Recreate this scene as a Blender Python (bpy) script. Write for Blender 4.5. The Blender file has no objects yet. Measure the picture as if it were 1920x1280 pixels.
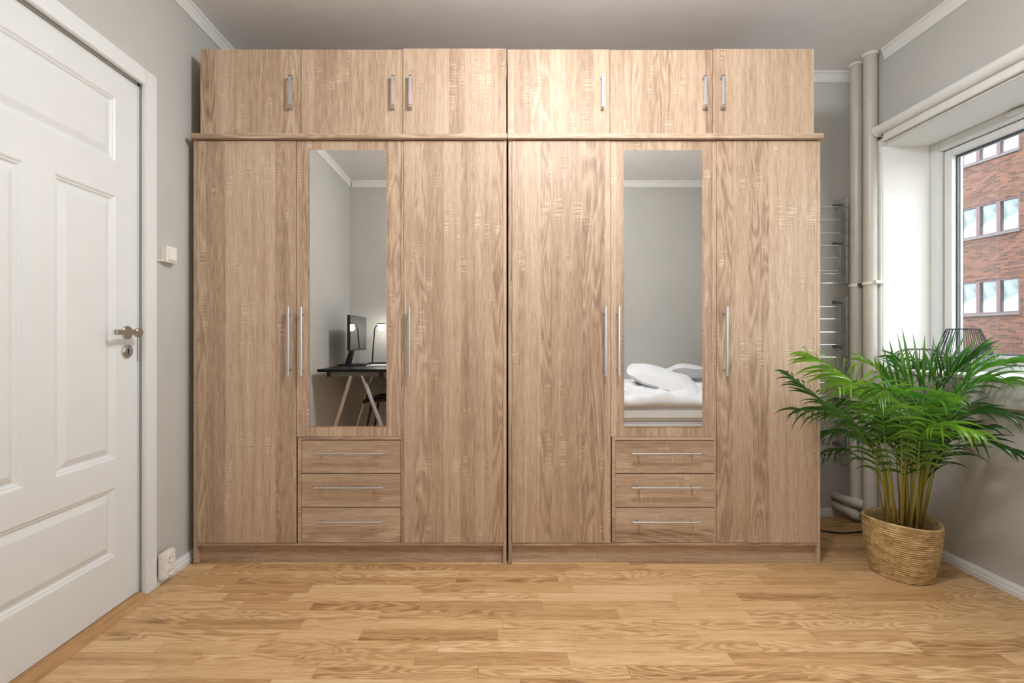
import bpy, bmesh, math, random
from mathutils import Vector, Matrix, noise
random.seed(7)
PI = math.pi
SC = bpy.context.scene
COL = SC.collection

# ------------------------------------------------------------------ camera
F = 896.0                       # focal length in pixels of a 1920 wide frame
VX, VY, H = 925.0, 636.0, 1.045 # vanishing point and eye height
cd = bpy.data.cameras.new('camera')
cd.sensor_width = 36.0
cd.lens = F * 36.0 / 1920.0
cd.shift_x = (960 - VX) / 1920.0
cd.shift_y = -(640 - VY) / 1920.0
cd.clip_start = 0.02
cam = bpy.data.objects.new('camera', cd)
cam.location = (0, 0, H)
cam.rotation_euler = (PI / 2, 0, 0)
COL.objects.link(cam)
SC.camera = cam

# ------------------------------------------------------------------ light
w = bpy.data.worlds.new('overcast_sky')
SC.world = w
w.use_nodes = True
bg = w.node_tree.nodes['Background']
bg.inputs[0].default_value = (0.93, 0.965, 1.0, 1)
bg.inputs[1].default_value = 4.0

cl_ = bpy.data.lights.new('ceiling_light', 'POINT')
cl_.energy = 45; cl_.shadow_soft_size = 0.10; cl_.color = (0.97, 0.985, 1.0)
co_ = bpy.data.objects.new('ceiling_light', cl_); co_.location = (0.40, 1.08, 2.38); COL.objects.link(co_)

SC.view_settings.view_transform = 'Standard'
SC.view_settings.look = 'None'
SC.view_settings.gamma = 1.0
SC.view_settings.use_curve_mapping = False
SC.view_settings.exposure = 0.62
SC.cycles.max_bounces = 12
SC.cycles.diffuse_bounces = 6
SC.cycles.glossy_bounces = 6
SC.cycles.transparent_max_bounces = 16
SC.cycles.use_denoising = True
SC.cycles.sample_clamp_indirect = 6.0

# ------------------------------------------------------------------ mesh helpers
class MB:
    def __init__(s): s.v = []; s.f = []
    def add(s, vs, fs):
        b = len(s.v); s.v += [tuple(p) for p in vs]; s.f += [tuple(i + b for i in f) for f in fs]; return s
    def box(s, x0, x1, y0, y1, z0, z1, bev=0.0):
        if bev <= 0:
            return s.add([(x0,y0,z0),(x1,y0,z0),(x1,y1,z0),(x0,y1,z0),(x0,y0,z1),(x1,y0,z1),(x1,y1,z1),(x0,y1,z1)],
                         [(0,3,2,1),(4,5,6,7),(0,1,5,4),(1,2,6,5),(2,3,7,6),(3,0,4,7)])
        bm = bmesh.new()
        bmesh.ops.create_cube(bm, size=1.0)
        for q in bm.verts:
            q.co = Vector(((x0+x1)/2 + q.co.x*(x1-x0), (y0+y1)/2 + q.co.y*(y1-y0), (z0+z1)/2 + q.co.z*(z1-z0)))
        bmesh.ops.bevel(bm, geom=bm.edges[:], offset=bev, segments=2, affect='EDGES')
        return s.bm(bm)
    def bm(s, bm):
        bm.verts.index_update()
        s.add([q.co[:] for q in bm.verts], [[q.index for q in f.verts] for f in bm.faces])
        bm.free(); return s
    def tube(s, pts, r, n=10, cap=True):
        pts = [Vector(p) for p in pts]
        rs = r if isinstance(r, (list, tuple)) else [r] * len(pts)
        t0 = (pts[1] - pts[0]).normalized()
        a = t0.orthogonal().normalized()
        vs = []; fs = []
        for i, p in enumerate(pts):
            if i == 0: t = t0
            elif i == len(pts) - 1: t = (pts[i] - pts[i-1]).normalized()
            else: t = ((pts[i+1] - p).normalized() + (p - pts[i-1]).normalized()).normalized()
            a = (a - t * a.dot(t)).normalized(); b = t.cross(a)
            for k in range(n):
                th = 2*PI*k/n
                vs.append(p + (a*math.cos(th) + b*math.sin(th)) * rs[i])
        for i in range(len(pts)-1):
            for k in range(n):
                fs.append((i*n+k, i*n+(k+1)%n, (i+1)*n+(k+1)%n, (i+1)*n+k))
        if cap:
            fs.append(tuple(reversed(range(n)))); fs.append(tuple((len(pts)-1)*n+k for k in range(n)))
        return s.add(vs, fs)
    def lathe(s, prof, c, n=48, axis='Z', close=False):
        vs = []; fs = []
        m = len(prof)
        for (r, h) in prof:
            for k in range(n):
                th = 2*PI*k/n
                if axis == 'Z': vs.append((c[0]+r*math.cos(th), c[1]+r*math.sin(th), c[2]+h))
                elif axis == 'X': vs.append((c[0]+h, c[1]+r*math.cos(th), c[2]+r*math.sin(th)))
                else: vs.append((c[0]+r*math.sin(th), c[1]+h, c[2]+r*math.cos(th)))
        for i in range(m-1):
            for k in range(n):
                fs.append((i*n+k, i*n+(k+1)%n, (i+1)*n+(k+1)%n, (i+1)*n+k))
        if not close:
            fs.append(tuple(reversed(range(n)))); fs.append(tuple((m-1)*n+k for k in range(n)))
        else:
            for k in range(n): fs.append(((m-1)*n+k, (m-1)*n+(k+1)%n, (k+1)%n, k))
        return s.add(vs, fs)
    def prism(s, poly, a0, a1, axis):
        n = len(poly)
        def P(p, a):
            if axis == 'X': return (a, p[0], p[1])
            if axis == 'Y': return (p[0], a, p[1])
            return (p[0], p[1], a)
        vs = [P(p, a0) for p in poly] + [P(p, a1) for p in poly]
        fs = [tuple(range(n)), tuple(reversed(range(n, 2*n)))] + [(i, n+i, n+(i+1)%n, (i+1)%n) for i in range(n)]
        return s.add(vs, fs)

def link(name, ob, parent=None):
    COL.objects.link(ob)
    if parent is not None: ob.parent = parent
    return ob
def wloc(o):
    p = Vector(o.location)
    while o.parent: o = o.parent; p += Vector(o.location)
    return p
def obj(name, mb, mat, parent=None, smooth=False, recalc=True, origin=None):
    xs = [p[0] for p in mb.v]; ys = [p[1] for p in mb.v]; zs = [p[2] for p in mb.v]
    c = Vector(origin) if origin else Vector(((min(xs)+max(xs))/2, (min(ys)+max(ys))/2, (min(zs)+max(zs))/2))
    me = bpy.data.meshes.new(name)
    me.from_pydata([tuple(Vector(p) - c) for p in mb.v], [], mb.f)
    if recalc:
        b = bmesh.new(); b.from_mesh(me); bmesh.ops.recalc_face_normals(b, faces=b.faces[:]); b.to_mesh(me); b.free()
    me.materials.append(mat)
    if smooth:
        me.polygons.foreach_set('use_smooth', [True]*len(me.polygons))
        if smooth != 'all':
            try: me.set_sharp_from_angle(angle=math.radians(38))
            except Exception: pass
    me.update()
    o = bpy.data.objects.new(name, me)
    o.location = c - (wloc(parent) if parent is not None else Vector((0,0,0)))
    return link(name, o, parent)
def thing(name, label, cat, loc, group=None):
    o = bpy.data.objects.new(name, None); o.empty_display_size = 0.1
    o.location = loc; COL.objects.link(o)
    return tag(o, label, cat, group)
def tag(o, label=None, cat=None, group=None, kind=None):
    if label: o['label'] = label
    if cat: o['category'] = cat
    if group: o['group'] = group
    if kind: o['kind'] = kind
    return o
def struct(o, label, cat): return tag(o, label, cat, None, 'structure')
def sempty(name, label, cat, loc): 
    o = thing(name, label, cat, loc); o['kind'] = 'structure'; return o

# ------------------------------------------------------------------ materials
def srgb(r, g, b):
    def c(x):
        x /= 255.0
        return x/12.92 if x <= 0.04045 else ((x+0.055)/1.055)**2.4
    return (c(r), c(g), c(b), 1)
class NT:
    def __init__(s, name):
        m = bpy.data.materials.new(name); m.use_nodes = True
        s.m = m; s.t = m.node_tree; s.n = s.t.nodes; s.b = s.n['Principled BSDF']
    def new(s, typ, **k):
        q = s.n.new(typ)
        for a, v in k.items(): setattr(q, a, v)
        return q
    def set(s, sock, val):
        if hasattr(val, 'is_output') or isinstance(val, bpy.types.NodeSocket): s.t.links.new(val, sock)
        else: sock.default_value = val
    def math(s, op, a, b=None, c=None):
        q = s.new('ShaderNodeMath', operation=op)
        s.set(q.inputs[0], a)
        if b is not None: s.set(q.inputs[1], b)
        if c is not None: s.set(q.inputs[2], c)
        return q.outputs[0]
    def comb(s, x, y, z=0.0):
        q = s.new('ShaderNodeCombineXYZ')
        s.set(q.inputs[0], x); s.set(q.inputs[1], y); s.set(q.inputs[2], z)
        return q.outputs[0]
    def noise(s, vec, scale=1.0, detail=3.0, rough=0.5, dist=0.0):
        q = s.new('ShaderNodeTexNoise')
        s.set(q.inputs['Vector'], vec)
        q.inputs['Scale'].default_value = scale; q.inputs['Detail'].default_value = detail
        q.inputs['Roughness'].default_value = rough; q.inputs['Distortion'].default_value = dist
        return q.outputs[0]
    def rng(s, v, a, b, c=0.0, d=1.0, smooth=False):
        q = s.new('ShaderNodeMapRange')
        if smooth: q.interpolation_type = 'SMOOTHSTEP'
        s.set(q.inputs[0], v)
        for i, x in enumerate((a, b, c, d)): q.inputs[i+1].default_value = x
        return q.outputs[0]
    def ramp(s, v, stops):
        q = s.new('ShaderNodeValToRGB')
        while len(q.color_ramp.elements) < len(stops): q.color_ramp.elements.new(0.5)
        for e, (p, c) in zip(q.color_ramp.elements, stops): e.position = p; e.color = c
        s.set(q.inputs[0], v); return q.outputs[0]
    def mix(s, f, a, b, mode='MIX'):
        q = s.new('ShaderNodeMix', data_type='RGBA', blend_type=mode)
        s.set(q.inputs[0], f); s.set(q.inputs[6], a); s.set(q.inputs[7], b)
        return q.outputs[2]
    def bump(s, h, strength, dist=0.01):
        q = s.new('ShaderNodeBump'); q.inputs['Strength'].default_value = strength; q.inputs['Distance'].default_value = dist
        s.set(q.inputs['Height'], h); s.t.links.new(q.outputs[0], s.b.inputs['Normal'])
    def coords(s):
        return s.new('ShaderNodeTexCoord').outputs['Object']
    def done(s, color=None, rough=0.5, metal=0.0, spec=None):
        if color is not None: s.set(s.b.inputs['Base Color'], color)
        s.set(s.b.inputs['Roughness'], rough); s.b.inputs['Metallic'].default_value = metal
        if spec is not None: s.b.inputs['Specular IOR Level'].default_value = spec
        return s.m
def plain(name, col, rough=0.5, metal=0.0, spec=None, var=0.04):
    n = NT(name)
    v = n.noise(n.coords(), 9.0, 3.0)
    c = n.mix(n.rng(v, 0.3, 0.7, 0, 1), tuple([x*(1-var) for x in col[:3]]+[1]), tuple([min(1, x*(1+var)) for x in col[:3]]+[1]))
    return n.done(c, rough, metal, spec)

def wood(name, axis, dark, mid, light, cell=13.0, tone=0.22, rough=0.50, fig=12.0, saw=0.28, tonal_obj=0.0, figthr=0.72, figamp=0.24, vs=1.2):
    n = NT(name)
    s = n.new('ShaderNodeSeparateXYZ'); n.t.links.new(n.coords(), s.inputs[0])
    oi = n.new('ShaderNodeObjectInfo'); R = oi.outputs['Random']
    x, y, z = s.outputs
    if axis == 'Z': u = n.math('ADD', x, y); v = z
    elif axis == 'X': u = n.math('ADD', z, y); v = x
    else: u = n.math('ADD', x, z); v = y
    u = n.math('ADD', u, n.math('MULTIPLY', R, 61.0)); v = n.math('ADD', v, n.math('MULTIPLY', R, 23.0))
    wob = n.noise(n.comb(n.math('MULTIPLY', u, 6.0), n.math('MULTIPLY', v, 2.2)), 1.0, 2.0)
    u2 = n.math('ADD', u, n.math('MULTIPLY', wob, 0.012))
    vo = n.new('ShaderNodeTexVoronoi', voronoi_dimensions='1D'); n.set(vo.inputs['W'], u2); vo.inputs['Scale'].default_value = cell
    sc = n.new('ShaderNodeSeparateColor'); n.t.links.new(vo.outputs['Color'], sc.inputs[0])
    cv, cv2 = sc.outputs[0], sc.outputs[1]
    g1 = n.noise(n.comb(n.math('MULTIPLY', u2, 240.0), n.math('MULTIPLY', v, 11.0)), 1.0, 5.0, 0.7)
    g2 = n.noise(n.comb(n.math('MULTIPLY', u2, 42.0), n.math('MULTIPLY', v, 1.6)), 1.0, 3.0, 0.6)
    # contour lines of a stretched noise give the cathedral figure
    n3 = n.noise(n.comb(n.math('ADD', n.math('MULTIPLY', u2, 9.0), n.math('MULTIPLY', cv, 40.0)), n.math('MULTIPLY', v, vs)), 1.0, 2.0, 0.5, 0.5)
    con = n.math('PINGPONG', n.math('MULTIPLY', n3, fig), 0.5)
    con = n.rng(con, 0.0, 0.5, 0.0, 1.0, True)
    msk = n.rng(cv2, figthr - 0.05, figthr + 0.1, 0.06, 1.0)
    sw = n.noise(n.comb(n.math('MULTIPLY', u2, 12.0), n.math('MULTIPLY', v, 190.0)), 1.0, 1.0, 0.5)
    sm = n.rng(n.noise(n.comb(n.math('ADD', n.math('MULTIPLY', u2, 17.0), n.math('MULTIPLY', cv, 9.0)), n.math('MULTIPLY', v, 4.5)), 1.0, 1.0), 0.60, 0.68, 0.0, 1.0)
    f = n.math('ADD', n.math('MULTIPLY', n.rng(g1, 0.3, 0.7, -0.5, 0.5), 0.46), n.math('MULTIPLY', n.rng(g2, 0.3, 0.7, -0.5, 0.5), 0.27))
    f = n.math('ADD', f, n.math('MULTIPLY', n.math('SUBTRACT', cv, 0.5), tone))
    f = n.math('SUBTRACT', f, n.math('MULTIPLY', n.math('MULTIPLY', n.math('SUBTRACT', con, 0.35), msk), figamp))
    f = n.math('ADD', f, n.math('MULTIPLY', n.math('MULTIPLY', n.rng(sw, 0.45, 0.62, -0.25, 1.0), sm), saw))
    if tonal_obj: f = n.math('ADD', f, n.math('MULTIPLY', n.math('SUBTRACT', n.math('FRACT', n.math('MULTIPLY', R, 7.31)), 0.5), tonal_obj))
    f = n.math('ADD', f, 0.5)
    c = n.ramp(f, [(0.08, dark), (0.5, mid), (0.92, light)])
    n.bump(g1, 0.08, 0.002)
    return n.done(c, n.rng(g1, 0.3, 0.7, rough - 0.04, rough + 0.06), 0.0, 0.45)

OD, OM, OL = srgb(131, 102, 81), srgb(182, 155, 130), srgb(214, 192, 169)
M_oak_v = wood('pale_oak_laminate_upright', 'Z', OD, OM, OL)
M_oak_h = wood('pale_oak_laminate_level', 'X', OD, OM, OL)
M_oak_d = wood('pale_oak_laminate_deep', 'Y', OD, OM, OL)
FD, FM, FL = srgb(146, 106, 66), srgb(200, 160, 112), srgb(228, 198, 156)
M_floor = wood('oak_floor_strip', 'X', FD, FM, FL, cell=9.0, tone=0.05, rough=0.40, fig=19.0, saw=0.03, tonal_obj=0.36, figthr=0.5, figamp=0.34, vs=1.5)
M_thresh = wood('oak_threshold', 'Y', srgb(140, 102, 62), srgb(182, 140, 94), srgb(205, 166, 120), cell=6, tone=0.1, saw=0.0)

def wallpaper(name, col):
    n = NT(name)
    s = n.new('ShaderNodeSeparateXYZ'); n.t.links.new(n.coords(), s.inputs[0])
    x, y, z = s.outputs
    v = n.comb(n.math('MULTIPLY', n.math('ADD', x, y), 260.0), n.math('MULTIPLY', z, 70.0))
    a = n.noise(v, 1.0, 4.0, 0.6)
    b = n.noise(n.coords(), 3.0, 2.0)
    c = n.mix(n.rng(b, 0.3, 0.7), tuple([q*0.97 for q in col[:3]]+[1]), tuple([q*1.03 for q in col[:3]]+[1]))
    n.bump(a, 0.35, 0.003)
    return n.done(c, 0.85, 0, 0.25)
M_wall = wallpaper('grey_ingrain_wallpaper', srgb(190, 189, 184))
M_ceil = plain('ceiling_paint', srgb(232, 231, 230), 0.75, var=0.02)
M_white = plain('white_gloss_paint', srgb(222, 225, 225), 0.38, var=0.015)
M_trim = plain('off_white_trim_paint', srgb(225, 225, 222), 0.45, var=0.03)
M_reveal = plain('white_reveal_paint', srgb(232, 230, 226), 0.55, var=0.01)
M_pipe = plain('grey_painted_pipe', srgb(188, 183, 172), 0.4, var=0.05)
M_plastic = plain('white_plastic', srgb(232, 229, 220), 0.35, var=0.02)
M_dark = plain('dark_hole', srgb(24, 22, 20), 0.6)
M_gasket = plain('black_rubber', srgb(34, 34, 36), 0.5)
M_steel = plain('brushed_steel', srgb(190, 188, 184), 0.28, 1.0, var=0.05)
M_alu = plain('satin_aluminium', srgb(205, 206, 210), 0.45, 1.0, var=0.03)
M_chrome = plain('chrome_rod', srgb(210, 210, 212), 0.12, 1.0)
M_black = plain('black_lacquer', srgb(16, 15, 15), 0.35, 0, 0.3)
M_blackp = plain('black_plastic', srgb(20, 20, 21), 0.38)
M_blackwire = plain('black_wire', srgb(26, 28, 38), 0.4, 0.3)
M_greymetal = plain('grey_metal', srgb(120, 118, 115), 0.4, 0.6)
M_screen = plain('glossy_dark_screen', srgb(34, 34, 36), 0.06, 0, 0.8)
M_paper = plain('white_paper', srgb(230, 228, 222), 0.6)
M_sheet = plain('white_bed_linen', srgb(228, 229, 232), 0.8, var=0.02)
M_soil = plain('dark_soil', srgb(48, 36, 26), 0.95, var=0.5)
M_mauve = plain('mauve_window_frame', srgb(112, 86, 90), 0.5, var=0.06)
M_greyedge = plain('grey_lead_sill', srgb(110, 108, 112), 0.5)
M_asphalt = plain('asphalt', srgb(110, 110, 112), 0.9, var=0.1)
M_mirror = NT('mirror_silver').done((0.86, 0.865, 0.86, 1), 0.0, 1.0)
def glass(name):
    n = NT(name)
    tr = n.new('ShaderNodeBsdfTransparent'); gl = n.new('ShaderNodeBsdfGlossy'); gl.inputs['Roughness'].default_value = 0.0
    lw = n.new('ShaderNodeLayerWeight'); lw.inputs[0].default_value = 0.5
    fr = n.math('ADD', n.math('MULTIPLY', n.math('POWER', lw.outputs['Facing'], 5.0), 0.8), 0.035)
    tr.inputs[0].default_value = (0.95, 0.97, 0.965, 1)
    mx = n.new('ShaderNodeMixShader')
    n.t.links.new(fr, mx.inputs[0]); n.t.links.new(tr.outputs[0], mx.inputs[1]); n.t.links.new(gl.outputs[0], mx.inputs[2])
    n.t.links.new(mx.outputs[0], n.n['Material Output'].inputs['Surface'])
    return n.m
M_glass = glass('window_glass')
def farglass():
    n = NT('far_window_glass')
    a = n.noise(n.coords(), 1.3, 2.0, 0.5, 0.6)
    c = n.ramp(a, [(0.35, srgb(70, 84, 88)), (0.5, srgb(120, 134, 138)), (0.7, srgb(165, 175, 178))])
    return n.done(c, 0.03, 0.35, 0.9)
M_farglass = farglass()
def bricks():
    n = NT('red_brick_bond')
    s = n.new('ShaderNodeSeparateXYZ'); n.t.links.new(n.coords(), s.inputs[0])
    v = n.comb(s.outputs[1], s.outputs[2])
    q = n.new('ShaderNodeTexBrick'); n.set(q.inputs['Vector'], v)
    q.inputs['Scale'].default_value = 1.0
    q.inputs['Brick Width'].default_value = 0.25; q.inputs['Row Height'].default_value = 0.077; q.inputs['Mortar Size'].default_value = 0.008
    q.inputs['Color1'].default_value = srgb(132, 88, 72); q.inputs['Color2'].default_value = srgb(62, 46, 42); q.inputs['Mortar'].default_value = srgb(112, 98, 90)
    q.inputs['Bias'].default_value = -0.1
    a = n.noise(n.coords(), 0.8, 3.0)
    c = n.mix(n.rng(a, 0.3, 0.7, 0, 0.18), q.outputs[0], srgb(124, 88, 74))
    return n.done(c, 0.85)
M_brick = bricks()
def leafmat(name, dark, light, yellow):
    n = NT(name)
    R = n.new('ShaderNodeObjectInfo').outputs['Random']
    a = n.noise(n.coords(), 14.0, 2.0)
    c = n.mix(n.rng(n.math('ADD', n.math('MULTIPLY', R, 0.6), a), 0.4, 1.1), dark, light)
    c = n.mix(n.rng(n.noise(n.coords(), 5.0, 2.0), 0.62, 0.8, 0, 0.6), c, yellow)
    n.done(c, 0.28, 0, 0.7)
    tl = n.new('ShaderNodeBsdfTranslucent'); n.set(tl.inputs[0], n.mix(0.5, c, light))
    mx = n.new('ShaderNodeMixShader'); mx.inputs[0].default_value = 0.35
    n.t.links.new(n.b.outputs[0], mx.inputs[1]); n.t.links.new(tl.outputs[0], mx.inputs[2])
    n.t.links.new(mx.outputs[0], n.n['Material Output'].inputs['Surface'])
    return n.m
M_leaf = leafmat('palm_leaf', srgb(34, 84, 22), srgb(88, 148, 40), srgb(150, 166, 56))
M_leafdk = leafmat('palm_leaf_deep', srgb(22, 58, 20), srgb(54, 104, 32), srgb(100, 120, 40))
M_leafyl = leafmat('palm_leaf_young', srgb(70, 130, 26), srgb(130, 176, 50), srgb(175, 180, 70))
def stemmat():
    n = NT('palm_stem')
    s = n.new('ShaderNodeSeparateXYZ'); n.t.links.new(n.coords(), s.inputs[0])
    g = n.new('ShaderNodeNewGeometry'); sp = n.new('ShaderNodeSeparateXYZ'); n.t.links.new(g.outputs['Position'], sp.inputs[0])
    a = n.noise(n.coords(), 30.0, 3.0)
    h = n.math('ADD', sp.outputs[2], n.math('MULTIPLY', a, 0.12))
    c = n.ramp(n.rng(h, 0.2, 0.75), [(0.0, srgb(84, 66, 40)), (0.22, srgb(128, 104, 48)), (0.5, srgb(150, 144, 50)), (1.0, srgb(104, 142, 44))])
    return n.done(c, 0.4)
M_stem = stemmat()
def straw():
    n = NT('woven_seagrass')
    s = n.new('ShaderNodeSeparateXYZ'); n.t.links.new(n.coords(), s.inputs[0])
    th = n.math('ARCTAN2', s.outputs[1], s.outputs[0])
    v = n.comb(n.math('MULTIPLY', th, 5.0), n.math('MULTIPLY', s.outputs[2], 230.0))
    a = n.noise(v, 1.0, 4.0, 0.65)
    b = n.noise(n.comb(n.math('MULTIPLY', th, 2.2), n.math('MULTIPLY', s.outputs[2], 45.0)), 1.0, 2.0)
    f = n.math('ADD', n.math('MULTIPLY', a, 0.6), n.math('MULTIPLY', b, 0.5))
    c = n.ramp(f, [(0.32, srgb(112, 86, 50)), (0.50, srgb(184, 152, 102)), (0.70, srgb(228, 200, 150))])
    tw = n.noise(n.comb(n.math('MULTIPLY', th, 60.0), n.math('MULTIPLY', s.outputs[2], 130.0)), 1.0, 2.0)
    n.bump(tw, 0.5, 0.004)
    return n.done(c, 0.7, 0, 0.3)
M_straw = straw()

# ------------------------------------------------------------------ room shell
XL, XR, YB, YF, ZC = -1.432, 2.132, 2.83, -0.34, 2.625
T = 0.30
# floor: sub-floor slab plus each oak strip
floor = struct(obj('floor', MB().box(XL-0.12, XR+0.05, YF-0.05, YB+0.05, -0.06, -0.008), M_dark), 'oak laminate floor of staggered strips', 'floor')
rowh = 0.0627
y = YB + 0.02
rest = MB(); cnt = 0; rows = []
while y > YF:
    rows.append((y - rowh, y)); y -= rowh
rnd = random.Random(11)
for (ya, yb) in rows:
    x = XL + 0.005 - rnd.uniform(0, 0.4)
    while x < XR - 0.005:
        L = rnd.uniform(0.26, 0.56)
        a, b = max(x, XL + 0.004), min(x + L, XR - 0.004)
        x += L
        if b - a < 0.02: continue
        g = 0.00035
        vis = ya > 1.25 and a > -1.05*yb and cnt < 290 and not (ya > 2.3 and b < 1.45)
        if vis:
            p = obj('plank', MB().box(a+g, b-g, ya+g, yb-g, -0.0078, 0.0, 0), M_floor, floor, recalc=False); cnt += 1
        else:
            rest.box(a+g, b-g, ya+g, yb-g, -0.0078, 0.0)
tag(obj('planks', rest, M_floor, floor, recalc=False), kind='stuff')

struct(obj('ceiling', MB().box(XL-T, XR+T, YF-T, YB+T, ZC, ZC+0.15), M_ceil), 'pale painted ceiling', 'ceiling')
struct(obj('wall_back', MB().box(XL-T, XR+T, YB, YB+T, -0.06, ZC), M_wall), 'grey wall behind the wardrobes', 'wall')
struct(obj('wall_rear', MB().box(XL-T, XR+T, YF-T, YF, -0.06, ZC), M_wall), 'grey wall seen only in the wardrobe mirrors', 'wall')
DY0, DY1, DZ1 = 1.105, 1.955, 2.09      # door opening
wl = MB()
wl.box(XL-T, XL, YF, DY0, -0.06, ZC); wl.box(XL-T, XL, DY1, YB, -0.06, ZC); wl.box(XL-T, XL, DY0, DY1, DZ1, ZC)
struct(obj('wall_left', wl, M_wall), 'grey wall holding the white door', 'wall')
WY0, WY1, WZ0, WZ1 = 0.75, 2.616, 0.872, 2.108   # window opening
wr = MB()
wr.box(XR, XR+0.36, YF, WY0, -0.06, ZC); wr.box(XR, XR+0.36, WY1, YB, -0.06, ZC)
wr.box(XR, XR+0.36, WY0, WY1, WZ1, ZC); wr.box(XR, XR+0.36, WY0, WY1, -0.06, WZ0)
struct(obj('wall_right', wr, M_wall), 'grey wall around the window', 'wall')
# white reveal lining
rv = MB()
rv.box(XR-0.004, XR+0.262, WY1-0.008, WY1, WZ0, WZ1)
rv.box(XR-0.004, XR+0.262, WY0, WY0+0.008, WZ0, WZ1)
rv.box(XR-0.004, XR+0.262, WY0, WY1, WZ1-0.008, WZ1)
struct(obj('trim_1', rv, M_reveal), 'white lining of the deep window recess', 'window lining')
# narrow casing around the recess
cs = MB()
cs.box(XR-0.014, XR, WY1-0.004, WY1+0.034, WZ0-0.11, WZ1+0.03, 0.002)
cs.box(XR-0.014, XR, WY0-0.034, WY0+0.004, WZ0-0.11, WZ1+0.03, 0.002)
cs.box(XR-0.014, XR, WY0, WY1, WZ1-0.006, WZ1+0.03, 0.002)
struct(obj('trim_2', cs, M_trim), 'narrow off-white casing around the window recess', 'window casing')
# sill with deep apron
sl = MB()
sl.box(XR-0.062, XR+0.262, WY0-0.03, WY1-0.009, WZ0, WZ0+0.018, 0.003)
struct(obj('trim_3', sl, M_reveal), 'white windowsill under the window', 'windowsill')
struct(obj('trim_4', MB().box(XR-0.052, XR-0.0005, WY0-0.03, WY1-0.005, 0.762, WZ0-0.0005, 0.003), M_wall), 'grey boxed apron under the windowsill', 'window apron')

# crown mouldings
def crown_poly(sx, x):   # profile in (x, z) for side walls
    p = [(0,0),(0.006,0),(0.010,0.010),(0.010,0.022),(0.018,0.046),(0.024,0.050),(0.024,0.062),(0,0.062)]
    return [(x + sx*a, ZC - 0.062 + b) for a, b in p]
struct(obj('trim_5', MB().prism(crown_poly(1, XL), YF, YB, 'Y'), M_trim), 'crown moulding above the door wall', 'crown moulding')
struct(obj('trim_6', MB().prism(crown_poly(-1, XR), YF, 2.60, 'Y'), M_trim), 'crown moulding above the window wall', 'crown moulding')
struct(obj('trim_7', MB().prism(crown_poly(-1, YB), XL+0.025, XR-0.025, 'X'), M_trim), 'crown moulding above the wall behind the wardrobes', 'crown moulding')
struct(obj('trim_8', MB().prism(crown_poly(1, YF), XL+0.025, XR-0.025, 'X'), M_trim), 'crown moulding seen in the wardrobe mirrors', 'crown moulding')
# baseboards
def base_poly(sx, x):
    p = [(0,0.001),(0.016,0.001),(0.016,0.022),(0.013,0.026),(0.013,0.034),(0.007,0.046),(0,0.048)]
    return [(x + sx*a, b) for a, b in p]
struct(obj('baseboard_left', MB().prism(base_poly(1, XL), 2.014, YB-0.017, 'Y'), M_white), 'white baseboard between door and wardrobe', 'baseboard')
struct(obj('baseboard_right', MB().prism(base_poly(-1, XR), YF, 2.6, 'Y'), M_white), 'white baseboard along the window wall', 'baseboard')
struct(obj('baseboard_back', MB().prism(base_poly(-1, YB), 1.53, 2.0, 'X'), M_white), 'white baseboard in the corner behind the wardrobe', 'baseboard')

# ------------------------------------------------------------------ door with frame
fr = MB()
cx0, cx1 = XL-0.06, -1.414
fr.box(XL-0.07, cx0+0.045, DY1-0.012, DY1-0.001, 0.0, DZ1-0.001)    # jamb
fr.box(XL-0.07, cx0+0.045, DY0+0.001, DY0+0.012, 0.0, DZ1-0.001)
fr.box(XL-0.07, cx0+0.045, DY0, DY1, DZ1-0.012, DZ1-0.001)
def casing(y0, y1, z0, z1): fr.box(XL+0.0003, cx1, y0, y1, z0, z1, 0.003)
casing(1.944, 2.010, 0.001, 2.145); casing(1.05, 1.116, 0.001, 2.145); casing(1.1165, 1.9435, 2.078, 2.145)
struct(obj('trim_9', fr, M_white), 'white casing around the panelled door', 'door casing')
struct(obj('trim_10', MB().prism([(XL-0.07, 0.0005), (XL+0.042, 0.0005), (XL+0.036, 0.010), (XL+0.010, 0.014), (XL+0.004, 0.018), (XL-0.07, 0.018)], DY0+0.013, DY1-0.013, 'Y'), M_thresh), 'oak threshold strip under the white door', 'threshold')
DX = -1.4475
door = sempty('door_1', 'white panelled interior door with steel lever handle', 'door', (DX-0.02, 1.525, 0.02))
y0, y1, z0, z1 = 1.119, 1.9420, 0.021, 2.075
PA = dict(top=(1.2176, 1.834, 1.7225, 1.974), mr=(1.577, 1.834, 0.5865, 1.5956), ml=(1.2176, 1.4746, 0.5865, 1.5956), low=(1.2176, 1.834, 0.214, 0.480))
leaf = MB()
ybs = [y0, 1.2176, 1.4746, 1.577, 1.834, y1]
zbs = [z0, 0.214, 0.480, 0.5865, 1.5956, 1.7225, 1.974, z1]
def inpanel(ya, yb, za, zb):
    ym, zm = (ya+yb)/2, (za+zb)/2
    return any(p[0] < ym < p[1] and p[2] < zm < p[3] for p in PA.values())
for i in range(5):
    for j in range(7):
        if not inpanel(ybs[i], ybs[i+1], zbs[j], zbs[j+1]):
            leaf.add([(DX, ybs[i], zbs[j]), (DX, ybs[i+1], zbs[j]), (DX, ybs[i+1], zbs[j+1]), (DX, ybs[i], zbs[j+1])], [(0,1,2,3)])
leaf.box(DX-0.040, DX-0.0135, y0, y1, z0, z1)
leaf.add([(DX, y1, z0), (DX-0.014, y1, z0), (DX-0.014, y1, z1), (DX, y1, z1)], [(0,1,2,3)])
leaf.add([(DX, y0, z0), (DX-0.014, y0, z0), (DX-0.014, y0, z1), (DX, y0, z1)], [(0,1,2,3)])
leaf.add([(DX, y0, z0), (DX-0.014, y0, z0), (DX-0.014, y1, z0), (DX, y1, z0)], [(0,1,2,3)])
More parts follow.
